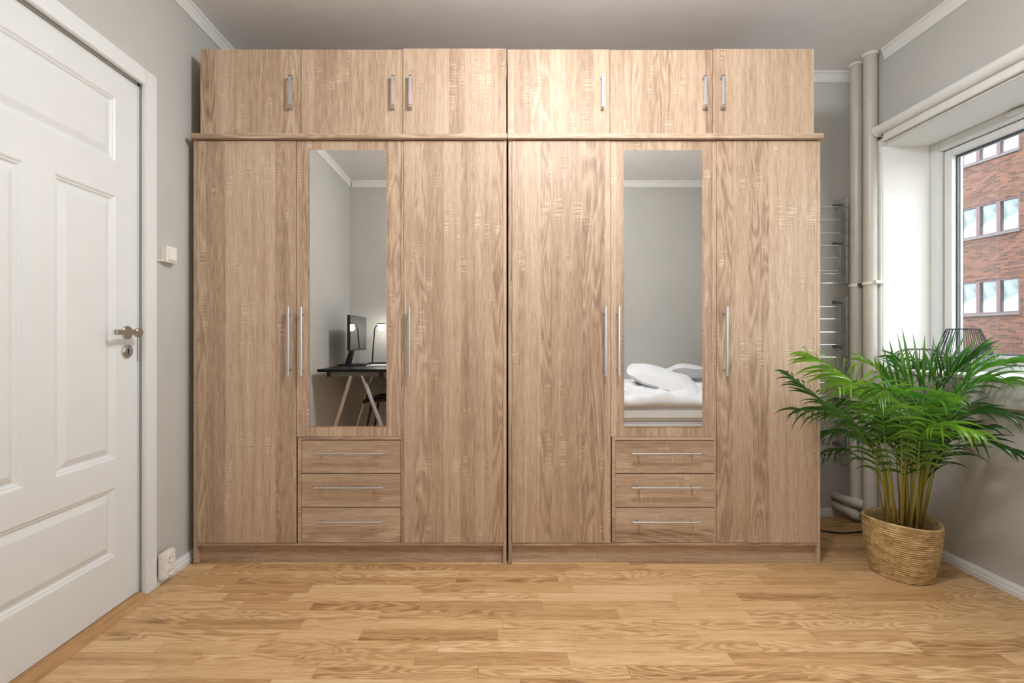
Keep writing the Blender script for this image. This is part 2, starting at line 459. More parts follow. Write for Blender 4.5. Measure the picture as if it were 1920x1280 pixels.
leaf.add([(DX, y0, z1), (DX-0.014, y0, z1), (DX-0.014, y1, z1), (DX, y1, z1)], [(0,1,2,3)])
obj('door_leaf', leaf, M_white, door, recalc=False)
for k, (a, b, c, d) in PA.items():
    m = MB(); rings = [(0,0),(0.004,-0.001),(0.009,-0.005),(0.013,-0.0055),(0.019,-0.011),(0.024,-0.0115),(0.046,-0.0035),(0.048,-0.003)]
    vs = []; fs = []
    for (ins, dep) in rings:
        vs += [(DX+dep, a+ins, c+ins), (DX+dep, b-ins, c+ins), (DX+dep, b-ins, d-ins), (DX+dep, a+ins, d-ins)]
    for i in range(len(rings)-1):
        for q in range(4):
            fs.append((i*4+q, i*4+(q+1)%4, (i+1)*4+(q+1)%4, (i+1)*4+q))
    e = (len(rings)-1)*4; fs.append((e, e+1, e+2, e+3))
    obj('door_panel', m.add(vs, fs), M_white, door, recalc=False)
hy, hz = 1.885, 1.072
m = MB().lathe([(0.026, 0.0), (0.026, 0.006), (0.024, 0.008)], (DX, hy, hz), 32, 'X')
rose = tag(obj('rosette', m, M_steel, door, True), 'round brushed steel rosette')
m = MB().tube([(DX+0.008, hy, hz), (DX+0.052, hy, hz)], 0.009, 14)
m.lathe([(0.017, 0.038), (0.019, 0.044), (0.019, 0.052), (0.016, 0.055)], (DX, hy, hz), 24, 'X')
m.box(DX+0.045, DX+0.056, 1.772, 1.895, hz-0.0095, hz+0.0095, 0.003)
m.box(DX+0.038, DX+0.046, 1.772, 1.788, hz-0.0095, hz+0.0095, 0.002)
tag(obj('door_handle', m, M_steel, door, True), 'flat brushed steel lever')
m = MB().lathe([(0.026, 0.0), (0.026, 0.006), (0.023, 0.008)], (DX, 1.8855, 0.998), 32, 'X')
es = tag(obj('escutcheon', m, M_steel, door, True), 'round steel keyhole plate')
m = MB().lathe([(0.0045, 0.0075), (0.0045, 0.0088)], (DX, 1.8855, 1.003), 16, 'X').box(DX+0.0075, DX+0.0088, 1.8835, 1.8875, 0.985, 1.001)
obj('keyhole', m, M_dark, es)
obj('latch_plate', MB().box(DX-0.012, DX+0.0015, 1.9421, 1.9438, 0.955, 1.06), M_greymetal, door)

# light switch, cable and socket
sw = thing('light_switch', 'small white square light switch beside the door casing', 'light switch', (XL, 2.085, 1.413))
obj('switch_box', MB().box(XL+0.0003, XL+0.030, 2.052, 2.118, 1.378, 1.448, 0.002), M_plastic, sw, True)
obj('rocker', MB().box(XL+0.0303, XL+0.036, 2.061, 2.109, 1.387, 1.440, 0.0015), M_plastic, sw, True)
tag(obj('switch_cable', MB().tube([(XL+0.006, 2.012, 1.383), (XL+0.008, 2.03, 1.380), (XL+0.012, 2.0515, 1.384)], 0.0035, 8), M_plastic, None, True), 'short white painted cable between switch and door casing', 'cable')
so = thing('wall_socket', 'white double wall socket low beside the door casing', 'wall socket', (XL, 2.05, 0.03))
obj('socket_box', MB().box(XL+0.0165, XL+0.046, 2.012, 2.088, 0.028, 0.138, 0.005), M_plastic, so, True)
for zz in (0.110, 0.056):
    o = obj('outlet', MB().lathe([(0.021, 0.0), (0.021, 0.003), (0.018, 0.003), (0.017, 0.0012)], (XL+0.0461, 2.052, zz), 28, 'X'), M_plastic, so, True)
    obj('pin_holes', MB().lathe([(0.0026, 0.0), (0.0026, 0.0016)], (XL+0.0463, 2.043, zz), 10, 'X').lathe([(0.0026, 0.0), (0.0026, 0.0016)], (XL+0.0463, 2.061, zz), 10, 'X'), M_dark, o)

# ------------------------------------------------------------------ window
win = sempty('window_1', 'white framed window looking onto the brick building', 'window', (XR+0.3, 1.67, WZ0+0.02))
def ring(m, x0, x1, ya, yb, za, zb, wy, wzb, wzt, bev=0.003):
    m.box(x0, x1, yb-wy, yb, za, zb, bev); m.box(x0, x1, ya, ya+wy, za, zb, bev)
    m.box(x0, x1, ya+wy, yb-wy, zb-wzt, zb, bev); m.box(x0, x1, ya+wy, yb-wy, za, za+wzb, bev)
fx = XR + 0.263
m = MB(); ring(m, fx-0.012, fx+0.07, WY0+0.001, WY1-0.009, WZ0+0.019, WZ1-0.009, 0.052, 0.030, 0.050)
obj('window_frame', m, M_white, win, True)
m = MB(); ring(m, fx+0.014, fx+0.028, WY0+0.054, WY1-0.0612, WZ0+0.050, WZ1-0.0592, 0.0035, 0.0035, 0.0035, 0)
obj('gasket', m, M_gasket, win)
m = MB(); ring(m, fx+0.010, fx+0.065, WY0+0.058, WY1-0.065, WZ0+0.054, WZ1-0.063, 0.042, 0.042, 0.036)
sash = obj('sash', m, M_white, win, True)
m = MB(); ring(m, fx+0.034, fx+0.0395, WY0+0.1004, WY1-0.1074, WZ0+0.0964, WZ1-0.0994, 0.004, 0.004, 0.004, 0)
obj('glazing_gasket', m, M_gasket, sash)
m = MB(); ring(m, fx+0.0485, fx+0.060, WY0+0.1004, WY1-0.1074, WZ0+0.0964, WZ1-0.0994, 0.010, 0.008, 0.008, 0)
obj('glazing_spacer', m, M_alu, sash)
obj('pane', MB().box(fx+0.044, fx+0.048, WY0+0.1004, WY1-0.1074, WZ0+0.0964, WZ1-0.0994), M_glass, sash)
m = MB().tube([(fx-0.018, 0.95, WZ1-0.028), (fx-0.018, 2.18, WZ1-0.028)], 0.007, 10).lathe([(0.010, -0.03), (0.013, -0.015), (0.013, 0.015), (0.008, 0.03)], (fx-0.018, 2.18, WZ1-0.028), 16, 'Y')
tag(obj('vent_lever', m, M_white, win, True), 'white ventilation bar along the frame head')

# roller blind
bl = thing('roller_blind', 'rolled up white roller blind mounted above the window recess', 'roller blind', (XR-0.03, 1.6, 2.16))
bz, bx = 2.180, XR-0.040
obj('roller', MB().tube([(bx, 0.72, bz), (bx, 2.60, bz)], 0.025, 24), M_trim, bl, 'a')
obj('bracket', MB().lathe([(0.012, -0.004), (0.027, 0.0), (0.027, 0.010)], (bx, 2.602, bz), 24, 'Y').box(bx, XR-0.0005, 2.602, 2.612, bz-0.03, bz+0.02), M_plastic, bl, True)
obj('bottom_rail', MB().box(bx+0.004, bx+0.018, 0.73, 2.575, 2.112, 2.138, 0.003), M_trim, bl, True)
obj('blind_cloth', MB().box(bx+0.010, bx+0.012, 0.73, 2.575, 2.138, 2.160), M_trim, bl)

# ------------------------------------------------------------------ outside
gp = struct(obj('ground', MB().box(3.2, 60, -60, 80, -4.2, -4.0), M_asphalt), 'street beyond the window', 'street')
of = MB()
of.box(2.435, 2.485, -25, YF-T-0.01, -4, 14); of.box(2.435, 2.485, YB+T+0.01, 25, -4, 14)
of.box(2.435, 2.485, YF-T-0.01, YB+T+0.01, ZC+0.16, 14); of.box(2.435, 2.485, YF-T-0.01, YB+T+0.01, -4, -0.07)
struct(obj('wall_outer', of, plain('pale_render', srgb(190, 186, 178), 0.9)), 'outer face of the building this room is in', 'outer wall')
ang = math.atan2(0.0867, 0.996)
bq = Vector((19.5, 20, 0))
d = Vector((-0.0867, 0.996, 0)).normalized(); nn = Vector((-0.996, -0.0867, 0)).normalized()
bld = thing('brick_building', 'red brick building with mauve framed windows across the street', 'building', bq + Vector((0, 0, -4)))
def fpt(t, o, z): return bq + d*t + nn*o + Vector((0, 0, z))
def fbox(m, t0, t1, o0, o1, z0, z1):
    vs = [fpt(t, o, z) for z in (z0, z1) for (t, o) in ((t0, o0), (t1, o0), (t1, o1), (t0, o1))]
    m.add(vs, [(0,3,2,1),(4,5,6,7),(0,1,5,4),(1,2,6,5),(2,3,7,6),(3,0,4,7)])
# brickwork with real window openings
cols = [(-2.14 + 3.35*k, 0.03 + 3.35*k) for k in range(-4, 5)]
rowsz = [(-1.2, 0.24), (1.98, 3.40), (5.10, 6.46), (8.12, 9.55)]
wall = MB()
tb = [-18.0] + [q for c in cols for q in c] + [22.0]
zb = [-4.0] + [q for r in rowsz for q in r] + [13.0]
for i in range(len(tb)-1):
    for j in range(len(zb)-1):
        if i % 2 == 1 and j % 2 == 1:
            continue
        fbox(wall, tb[i], tb[i+1], -0.30, 0.0, zb[j], zb[j+1])
fbox(wall, -18, 22, -4, -0.31, -4, 13)
obj('brickwork', wall, M_brick, bld, origin=tuple(bq))
for (ta, tb_) in cols:
    for (za, zb_) in rowsz:
        m = MB(); W = 0.07; mw = 0.13
        fbox(m, ta, ta+W, -0.16, -0.03, za+0.07, zb_); fbox(m, tb_-W, tb_, -0.16, -0.03, za+0.07, zb_)
        fbox(m, ta+W, tb_-W, -0.16, -0.03, zb_-W, zb_); fbox(m, ta+W, tb_-W, -0.16, -0.03, za+0.07, za+0.07+W)
        pw = (tb_ - ta - 2*W - 2*mw)/3
        ps = []
        for k in range(3):
            a = ta + W + k*(pw+mw); ps.append((a, a+pw))
            if k < 2: fbox(m, a+pw, a+pw+mw, -0.16, -0.02, za+0.07+W, zb_-W)
        fo = obj('window_frame', m, M_mauve, bld)
        m = MB(); fbox(m, ta-0.04, tb_+0.04, -0.1, 0.07, za, za+0.065)
        obj('ledge', m, M_greyedge, fo)
        for (a, b) in ps:
            m = MB(); fbox(m, a+0.002, b-0.002, -0.12, -0.10, za+0.072+W, zb_-W-0.002)
            obj('pane', m, M_farglass, fo)

# ------------------------------------------------------------------ wardrobes
YW = 2.22
def X(px, yy=YW): return (px - VX) * yy / F
def Z(py, yy=YW): return H + (VY - py) * yy / F
def bar_handle(parent, cx, cz, half, vert, standoff, r=0.0055, yf=YW):
    yb = yf - 0.034
    m = MB()
    if vert:
        m.tube([(cx, yb, cz-half), (cx, yb, cz+half)], r, 14)
        for s in (-1, 1): m.tube([(cx, yb, cz+s*standoff), (cx, yf, cz+s*standoff)], 0.0042, 10)
    else:
        m.tube([(cx-half, yb, cz), (cx+half, yb, cz)], r, 14)
        for s in (-1, 1): m.tube([(cx+s*standoff, yb, cz), (cx+s*standoff, yf, cz)], 0.0042, 10)
    return obj('handle', m, M_alu, parent, True)
def wardrobe(x0, x1, seams, mirror, dframe, handles, topx, label):
    root = thing('wardrobe', label, 'wardrobe', ((x0+x1)/2, 2.5, 0), 'mirrored oak wardrobes')
    t = 0.0155; yb = 2.79
    zt = 1.970
    for (a, b) in ((x0, x0+t), (x1-t, x1)):
        obj('side_panel', MB().box(a, b, YW, yb, 0.001, zt), M_oak_v, root)
    obj('top_panel', MB().box(topx[0], topx[1], YW-0.022, yb, zt+0.0005, 1.9935, 0.0015), M_oak_h, root)
    obj('back_panel', MB().box(x0+t+0.0005, x1-t-0.0005, yb-0.006, yb, 0.1, zt-0.001), M_oak_v, root)
    zb1 = Z(1017.8); zb0 = Z(1023)
    obj('bottom_panel', MB().box(x0+t+0.0004, x1-t-0.0004, YW+0.001, yb-0.007, zb0, zb1, 0.0006), M_oak_h, root)
    obj('plinth', MB().box(x0+t+0.0004, x1-t-0.0004, YW+0.022, YW+0.038, 0.001, zb0-0.0006), M_oak_h, root)
    s1, s2 = seams                      # x of the seams between the doors
    g = 0.0011; zd1 = Z(264.3)
    fx0, fx1, fz = dframe
    z_low = zb1 + 0.0015
    doors = []
    # left door, right door: full height
    dl = obj('door', MB().box(x0+t+0.0012, s1-g, YW-0.002, YW+0.0145, z_low, zd1, 0.0008), M_oak_v, root)
    dr = obj('door', MB().box(s2[1]+g, x1-t-0.0012, YW-0.001, YW+0.0145, z_low, zd1, 0.0008), M_oak_v, root)
    dm = obj('door', MB().box(s1+g, s2[0]-g, YW, YW+0.0155, fz+0.0015, zd1, 0.0008), M_oak_v, root)
    obj('partition', MB().box(s2[0]+0.0003, s2[1]-0.0003, YW+0.003, yb-0.007, zb1+0.0005, zt-0.001), M_oak_v, root)
    obj('partition', MB().box(s1-0.008, s1+0.004, YW+0.017, yb-0.007, zb1+0.0005, zt-0.001), M_oak_v, root)
    mx0, mx1, mz0, mz1 = mirror
    mi = obj('mirror', MB().box(mx0, mx1, YW-0.0042, YW-0.0002, mz0, mz1, 0.0008), M_mirror, dm)
    # frame around drawers
    ft = 0.0125
    m = MB().box(fx0, fx1, YW-0.001, YW+0.016, fz-ft, fz).box(fx0, fx0+0.015, YW-0.001, YW+0.016, zb1+0.001, fz-ft)
    obj('drawer_frame', m, M_oak_h, root)
    dx0, dx1 = fx0+0.0165, fx1-0.0035
    tops = [fz-ft-0.0035, Z(888.2), Z(951.8)]; bots = [Z(887.2), Z(950.8), zb1+0.0015]
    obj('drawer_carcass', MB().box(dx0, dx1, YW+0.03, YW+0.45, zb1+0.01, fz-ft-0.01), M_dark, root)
    for k in range(3):
        dw = obj('drawer', MB().box(dx0, dx1, YW+0.0015, YW+0.017, bots[k]+0.0006, tops[k]-0.0006, 0.0007), M_oak_h, root)
        bar_handle(dw, handles['dx'], Z((850.5, 914.5, 979)[k], YW-0.03), 0.158, False, 0.123, 0.0048, YW+0.0015)
    hz0, hz1 = Z(705, YW-0.034), Z(575, YW-0.034)
    hc, hh = (hz0+hz1)/2, (hz1-hz0)/2
    for d_, px in ((dl, handles['l']), (dm, handles['m']), (dr, handles['r'])):
        bar_handle(d_, X(px, YW-0.034), hc, hh, True, hh-0.030, 0.0058)
    return root
wardrobe(X(363), X(949.6), (X(556), (X(752), X(757))), (X(581), X(725), Z(798), Z(282)), (X(558.5), X(752.5), Z(819)),
         dict(l=540, m=564, r=767, dx=X(653.8, YW-0.03)), (X(357, 2.2), X(950.4, 2.2)), 'pale oak wardrobe on the left whose mirror shows a desk')
wardrobe(X(953.4), X(1538), (X(1145), (X(1338.5), X(1343.5))), (X(1169.5), X(1316), Z(799), Z(282)), (X(1147.5), X(1340), Z(819.5)),
         dict(l=1135, m=1160, r=1363, dx=X(1249.5, YW-0.03)), (X(951.6, 2.2), X(1544.5, 2.2)), 'pale oak wardrobe on the right whose mirror shows a white bed')
def topcab(x0, x1, seams, tops, fronts, hx, label):
    z0 = 1.995; t = 0.0155
    root = thing('top_cabinet', label, 'cabinet', ((x0+x1)/2, 2.5, z0), 'oak cabinets on top of the wardrobes')
    yb = 2.77; zt = Z(93.5)
    cb = MB()
    obj('side_panel', MB().box(x0+0.001, x0+t, YW+0.017, yb, z0, zt-0.001), M_oak_v, root)
    obj('side_panel', MB().box(x1-t, x1-0.001, YW+0.017, yb, z0, zt-0.001), M_oak_v, root)
    obj('top_panel', MB().box(x0+t+0.0003, x1-t-0.0003, YW+0.017, yb, zt-0.017, zt-0.001), M_oak_h, root)
    obj('bottom_panel', MB().box(x0+t+0.0003, x1-t-0.0003, YW+0.017, yb, z0, z0+0.015), M_oak_h, root)
    obj('back_panel', MB().box(x0+t+0.0003, x1-t-0.0003, yb-0.006, yb-0.001, z0+0.0155, zt-0.018), M_oak_v, root)
    xs = [x0] + seams + [x1]
    for k in range(3):
        yf = YW - fronts[k]
        dd = obj('door', MB().box(xs[k]+0.0011, xs[k+1]-0.0011, yf, yf+0.0155, z0+0.0015, Z(tops[k], yf), 0.0008), M_oak_v, root)
        cx = X(hx[k], YW-0.03); ze, zs = Z(198, YW-0.03), Z(141, YW-0.03)
        m = MB().box(cx-0.0062, cx+0.0062, yf-0.031, yf-0.025, ze, zs, 0.001)
        for zz in (ze, zs):
            m.add([(cx-0.0062, yf-0.031, zz-0.004), (cx+0.0062, yf-0.031, zz-0.004), (cx+0.0062, yf-0.031, zz+0.004), (cx-0.0062, yf-0.031, zz+0.004),
                   (cx-0.0062, yf, zz-0.007), (cx+0.0062, yf, zz-0.007), (cx+0.0062, yf, zz+0.007), (cx-0.0062, yf, zz+0.007)],
                  [(0,1,2,3),(7,6,5,4),(0,4,5,1),(1,5,6,2),(2,6,7,3),(3,7,4,0)])
        obj('handle', m, M_alu, dd, True)
topcab(X(375), X(949.6), [X(564), X(755.5)], (92.5, 93, 91), (0, 0, 0.004), (543, 736, 769), 'three-door oak cabinet on top of the left wardrobe')
topcab(X(951.6), X(1526), [X(1143.5), X(1336)], (92.5, 93.5, 91.5), (0.002, 0, 0.003), (1131, 1324, 1357), 'three-door oak cabinet on top of the right wardrobe')

# ------------------------------------------------------------------ pipes, racks, cord
def heating_pipe(yy, label, low):
    root = thing('heating_pipe', label, 'pipe', (XR-0.045, yy, 0.1), 'heating pipes in the corner')
    x = XR - 0.043
    obj('riser', MB().tube([(x, yy, 0.10), (x, yy, ZC-0.001)], 0.0325, 24), M_pipe, root, True)
    obj('collar', MB().lathe([(0.034, -0.012), (0.040, -0.008), (0.040, 0.0)], (x, yy, ZC-0.001), 24), M_trim, root, True)
    x = XR - 0.043
    pts = low
    obj('elbow', MB().tube(pts, 0.0205, 16), M_pipe, root, True)
    obj('coupling', MB().tube([Vector(pts[-3])*0.3 + Vector(pts[-2])*0.7, Vector(pts[-2])*0.5+Vector(pts[-1])*0.5], 0.027, 16), M_pipe, root, True)
heating_pipe(2.748, 'grey heating pipe nearer the wardrobe and rack', [(2.02, 2.825, 0.075), (2.015, 2.79, 0.068), (2.03, 2.76, 0.064), (2.052, 2.715, 0.054), (2.062, 2.69, 0.048)])
heating_pipe(2.648, 'grey heating pipe nearer the window', [(2.012, 2.825, 0.132), (2.012, 2.79, 0.128), (2.03, 2.765, 0.124), (2.06, 2.70, 0.120), (XR-0.043, 2.648, 0.116)])
cl = thing('pipe_clamp', 'white clamp around both heating pipes at mid height', 'clamp', (XR-0.043, 2.70, 1.35))
m = MB()
for yy in (2.748, 2.648):
    m.lathe([(0.034, -0.008), (0.037, -0.008), (0.037, 0.008), (0.034, 0.008)], (XR-0.043, yy, 1.355), 28, 'Z', close=True)
obj('band', m, M_plastic, cl, True)
obj('bolt', MB().lathe([(0.008, 0), (0.008, 0.008)], (XR-0.07, 2.70, 1.355), 12, 'X').box(XR-0.062, XR-0.04, 2.693, 2.706, 1.347, 1.363), M_greymetal, cl, True)
m = MB().lathe([(0.007, -0.012), (0.007, 0.0)], (XR-0.05, 2.600, 1.357), 12, 'Y').box(XR-0.058, XR, 2.590, 2.612, 1.349, 1.366, 0.002)
obj('wall_lug', m, M_plastic, cl, True)

def wire_rack(ztop, zbot, rods, label, name='wall_rack'):
    root = thing(name, label, 'rack', (1.9, YB, zbot), 'wire racks on the back wall')
    xe = 2.028; yf = 2.742
    m = MB()
    for yy in (yf, YB-0.006): m.tube([(xe, yy, zbot), (xe, yy, ztop)], 0.0022, 8)
    for zz in (zbot, ztop): m.tube([(xe, yf, zz), (xe, YB-0.003, zz)], 0.0022, 8)
    obj('side_frame', m, M_chrome, root)
    obj('side_plate', MB().box(xe-0.0008, xe+0.0008, YB-0.045, YB-0.008, zbot+0.02, ztop-0.02), M_alu, root)
    for zz in rods:
        obj('rod', MB().tube([(1.60, yf-0.003, zz), (xe+0.004, yf-0.003, zz)], 0.0030, 8), M_chrome, root, True)
    for zz in (ztop-0.025, (ztop+zbot)/2):
        h = MB().tube([(xe-0.012, YB-0.001, zz), (xe-0.012, YB-0.012, zz), (xe-0.010, yf+0.02, zz-0.012)], [0.011, 0.006, 0.006], 8)
        obj('wall_hook', h, M_greymetal, root, True)
zr = lambda py: H + (VY - py)/326.6
wire_rack(zr(370.5), zr(532), [zr(q) for q in (388, 412.5, 436.5, 460, 483, 507.5, 513, 531)], 'topmost wire rack on the back wall beside the pipes')
wire_rack(zr(556), zr(742), [zr(q) for q in (575, 598, 622.5, 646, 669.5, 693, 717, 741)], 'middle wire rack on the back wall beside the pipes')
wire_rack(zr(800), zr(873), [zr(q) for q in (801, 825, 852, 872)], 'lowest short wire rack on the back wall beside the pipes')
tag(obj('power_cord', MB().tube([(1.53, 2.63, 0.005), (1.66, 2.64, 0.005), (1.78, 2.60, 0.005), (1.86, 2.565, 0.005), (1.94, 2.575, 0.005), (2.04, 2.60, 0.005), (2.10, 2.62, 0.005)], 0.0038, 8), M_blackp, None, True), 'thin black power cord on the floor behind the basket', 'cord')

# ------------------------------------------------------------------ basket and palm
BX, BY = 1.822, 2.135
prof = []
N = 27; zh = 0.245
def brad(h): 
    q = h/zh
    return 0.106 + 0.034*q**0.8 + 0.004*math.sin(q*PI)
for i in range(N):
    for k in range(4):
        h = (i + k/4.0) * zh / N
        prof.append((brad(h) + 0.0036*math.sin(PI*k/4.0), h))
prof.append((brad(zh), zh))
vs = []; n = 96; m = MB()
bot = MB()
full = [(0.001, 0.0), (0.098, 0.0)] + prof + [(brad(zh)-0.004, zh+0.003), (brad(zh)-0.009, zh), (brad(zh)-0.012, zh-0.04), (0.11, 0.03), (0.001, 0.025)]
for (r, h) in full:
    for k in range(n):
        th = 2*PI*k/n
        rr = r + (0.0018*noise.noise(Vector((math.cos(th)*2, math.sin(th)*2, h*60))) + 0.0022*noise.noise(Vector((math.cos(th)*1.5+9, math.sin(th)*1.5, h*9)))) * (1 if r > 0.09 else 0)
        hh = h + 0.005*math.sin(th*2+0.6)*(h/zh)**2 + 0.003*noise.noise(Vector((math.cos(th)*1.3, math.sin(th)*1.3, h*10)))*(1 if 0.01 < h < zh-0.01 else 0)
        m.v.append((BX + rr*math.cos(th), BY + rr*math.sin(th), 0.0015 + max(0, hh)))
for i in range(len(full)-1):
    for k in range(n):
        m.f.append((i*n+k, i*n+(k+1)%n, (i+1)*n+(k+1)%n, (i+1)*n+k))
bk = tag(obj('seagrass_basket', m, M_straw, None, 'all', origin=(BX, BY, 0)), 'round woven seagrass basket holding the palm by the window', 'basket')

palm = thing('areca_palm', 'lush green areca palm standing in the woven basket', 'plant', (BX, BY, 0.04))
sm_ = MB(); sm_.lathe([(0.001, 0.19), (0.05, 0.196), (0.09, 0.192), (0.112, 0.186), (0.105, 0.06), (0.001, 0.055)], (BX, BY, 0), 36)
obj('soil', sm_, M_soil, palm, True)

def P(px, py, yy): return Vector(((px - VX)*yy/F, yy, H + (VY - py)*yy/F))
def crv(pts, n):
    pts = [Vector(p) for p in pts]
    q = [pts[0]*2 - pts[1]] + pts + [pts[-1]*2 - pts[-2]]
    L = [(pts[i+1]-pts[i]).length for i in range(len(pts)-1)]; tot = sum(L); out = []
    for k in range(n+1):
        s = tot*k/n; i = 0
        while i < len(L)-1 and s > L[i]: s -= L[i]; i += 1
        t = min(1, s/L[i]); a, b, c, d_ = q[i:i+4]
        out.append(0.5*((2*b) + (c-a)*t + (2*a-5*b+4*c-d_)*t*t + (3*b-a-3*c+d_)*t**3))
    return out
rp = random.Random(5)
def clampleaf(q):
    if q.x > 2.105 and (q.z < 0.905 or q.y > 2.58): q.x = 2.105
    if q.x < 1.535 and q.y > 2.195: 
        if q.y > 2.24: q.x = 1.535
        else: q.y = 2.195
    return q
def leaflet(m, p, dirv, L, wd, droop, side):
    """one narrow pointed leaflet, folded along its midrib and bending with gravity"""
    seg = 6; dv = dirv.normalized(); fix = lambda q: clampleaf(q); pos = p.copy(); pts = [pos.copy()]; dirs = [dv.copy()]
    for k in range(seg):
        dv = (dv + Vector((0, 0, -droop*(0.35+0.65*k/seg)/seg*1.9))).normalized()
        pos = fix(pos + dv*L/seg); pts.append(pos.copy()); dirs.append(dv.copy())
    ws = [0.35, 0.85, 1.0, 0.92, 0.70, 0.38, 0.0]
    vs = []; fs = []
    for k, q in enumerate(pts):
        wv = dirs[k].cross(side)
        if wv.length < 0.2: wv = dirs[k].cross(Vector((0, 0, 1)))
        wv.normalize(); up = wv.cross(dirs[k]).normalized()
        if up.z < 0: up = -up
        w_ = wd*ws[k]*0.5
        if k == seg: vs.append(q)
        else: vs += [q - wv*w_ + up*w_*0.35, q, q + wv*w_ + up*w_*0.35]
    for k in range(seg-1):
        a = k*3; fs += [(a, a+1, a+4, a+3), (a+1, a+2, a+5, a+4)]
    a = (seg-1)*3; fs += [(a, a+1, a+3), (a+1, a+2, a+3)]
    m.add(vs, fs)
foliage = {0: MB(), 1: MB(), 2: MB()}
LM = [M_leaf, M_leafdk, M_leafyl]
leafcount = 0
def frond(pts, start, npair, L_, droop=0.9, roll=0.0, mt=0, indiv=False, wd=0.0135, r0=0.0044, vee=0.35, sides=(-1, 1), ahead=0.75):
    """a petiole and rachis through pts with leaflets from fraction start to the tip"""
    global leafcount
    L = L_*1.3; wd = wd*0.86; npair = int(npair*1.08) if npair > 4 else npair
    c = crv(pts, 34)
    rs = [r0*(1 - 0.78*k/34.0) for k in range(35)]
    m = MB().tube(c, rs, 7)
    fo = obj('frond', m, M_stem, palm, True)
    for i in range(npair):
        f = start + (0.995-start)*(i/(npair-1.0))
        k = f*34; a = min(33, int(k)); t = k - a
        p = c[a].lerp(c[a+1], t); T_ = (c[a+1]-c[a]).normalized()
        S0 = T_.cross(Vector((0, 0, 1)))
        if S0.length < 0.15: S0 = Vector((1, 0, 0))
        S0.normalize(); U0 = S0.cross(T_).normalized()
        if U0.z < 0: U0 = -U0
        q = (f-start)/(1-start)
        ll = L*(0.62 + 0.38*math.sin(min(1.0, q*1.6+0.15)*PI*0.5))*(1.0 - 0.55*max(0, q-0.55)/0.45)
        for s in sides:
            ro = roll + s*vee
            S = (S0*math.cos(ro*s) + U0*math.sin(ro*s)*1.0) if s > 0 else (-S0*math.cos(ro) - U0*math.sin(ro)*1.0)
            dv = T_*(ahead + 0.9*q*q) + S*1.0
            dv += Vector((rp.uniform(-.2, .2), rp.uniform(-.2, .2), rp.uniform(-.18, .18)))
            lm = ll*rp.uniform(0.72, 1.12)
            if indiv and leafcount < 296:
                lf = MB(); leaflet(lf, p, dv, lm, wd*rp.uniform(.85, 1.15), droop*rp.uniform(.55, 1.45), S)
                obj('leaflet', lf, LM[mt], fo, 'all', recalc=False); leafcount += 1
            else:
                leaflet(foliage[mt], p, dv, lm, wd*rp.uniform(.85, 1.15), droop*rp.uniform(.55, 1.45), S)
def base(px, yy=2.13):
    q = P(px, 975, yy); c = Vector((BX, BY, 0)); d_ = Vector((q.x-BX, q.y-BY, 0))
    if d_.length > 0.075: d_ *= 0.075/d_.length
    return c + d_ + Vector((0, 0, 0.185))
# fronds leaning left, over the wardrobe edge
frond([base(1664, 2.10), P(1652, 850, 2.06), P(1628, 745, 2.0), P(1575, 695, 1.96), P(1512, 662, 1.93)], 0.50, 19, 0.155, 0.9, mt=2, indiv=True, roll=-0.3)
frond([base(1660, 2.14), P(1655, 880, 2.16), P(1615, 808, 2.14), P(1545, 752, 2.10), P(1478, 702, 2.08)], 0.50, 15, 0.12, 0.9, mt=1)
frond([base(1668, 2.12), P(1660, 880, 2.08), P(1625, 812, 2.02), P(1570, 775, 1.98), P(1500, 768, 1.93)], 0.48, 15, 0.16, 1.5, mt=1, indiv=True, sides=(-1, 1))
frond([base(1668, 2.17), P(1660, 890, 2.22), P(1625, 830, 2.24), P(1585, 812, 2.25), P(1530, 815, 2.26)], 0.5, 12, 0.13, 1.4, mt=1)
frond([base(1675, 2.15), P(1655, 905, 2.2), P(1610, 858, 2.22), P(1580, 842, 2.24), P(1535, 855, 2.24)], 0.6, 8, 0.08, 1.3, mt=1, r0=0.0035)
# hanging curtain of leaflets at centre left, towards the camera
frond([base(1680, 2.09), P(1662, 850, 1.98), P(1650, 770, 1.92), P(1610, 722, 1.86), P(1570, 722, 1.80)], 0.50, 17, 0.15, 1.6, mt=2, indiv=True)
frond([base(1690, 2.08), P(1690, 850, 1.97), P(1685, 765, 1.88), P(1668, 730, 1.80), P(1640, 742, 1.72)], 0.50, 17, 0.16, 1.7, mt=0, indiv=True)
frond([base(1700, 2.09), P(1702, 850, 2.0), P(1712, 775, 1.90), P(1735, 740, 1.82), P(1765, 748, 1.76)], 0.5, 16, 0.15, 1.3, mt=0, indiv=True)
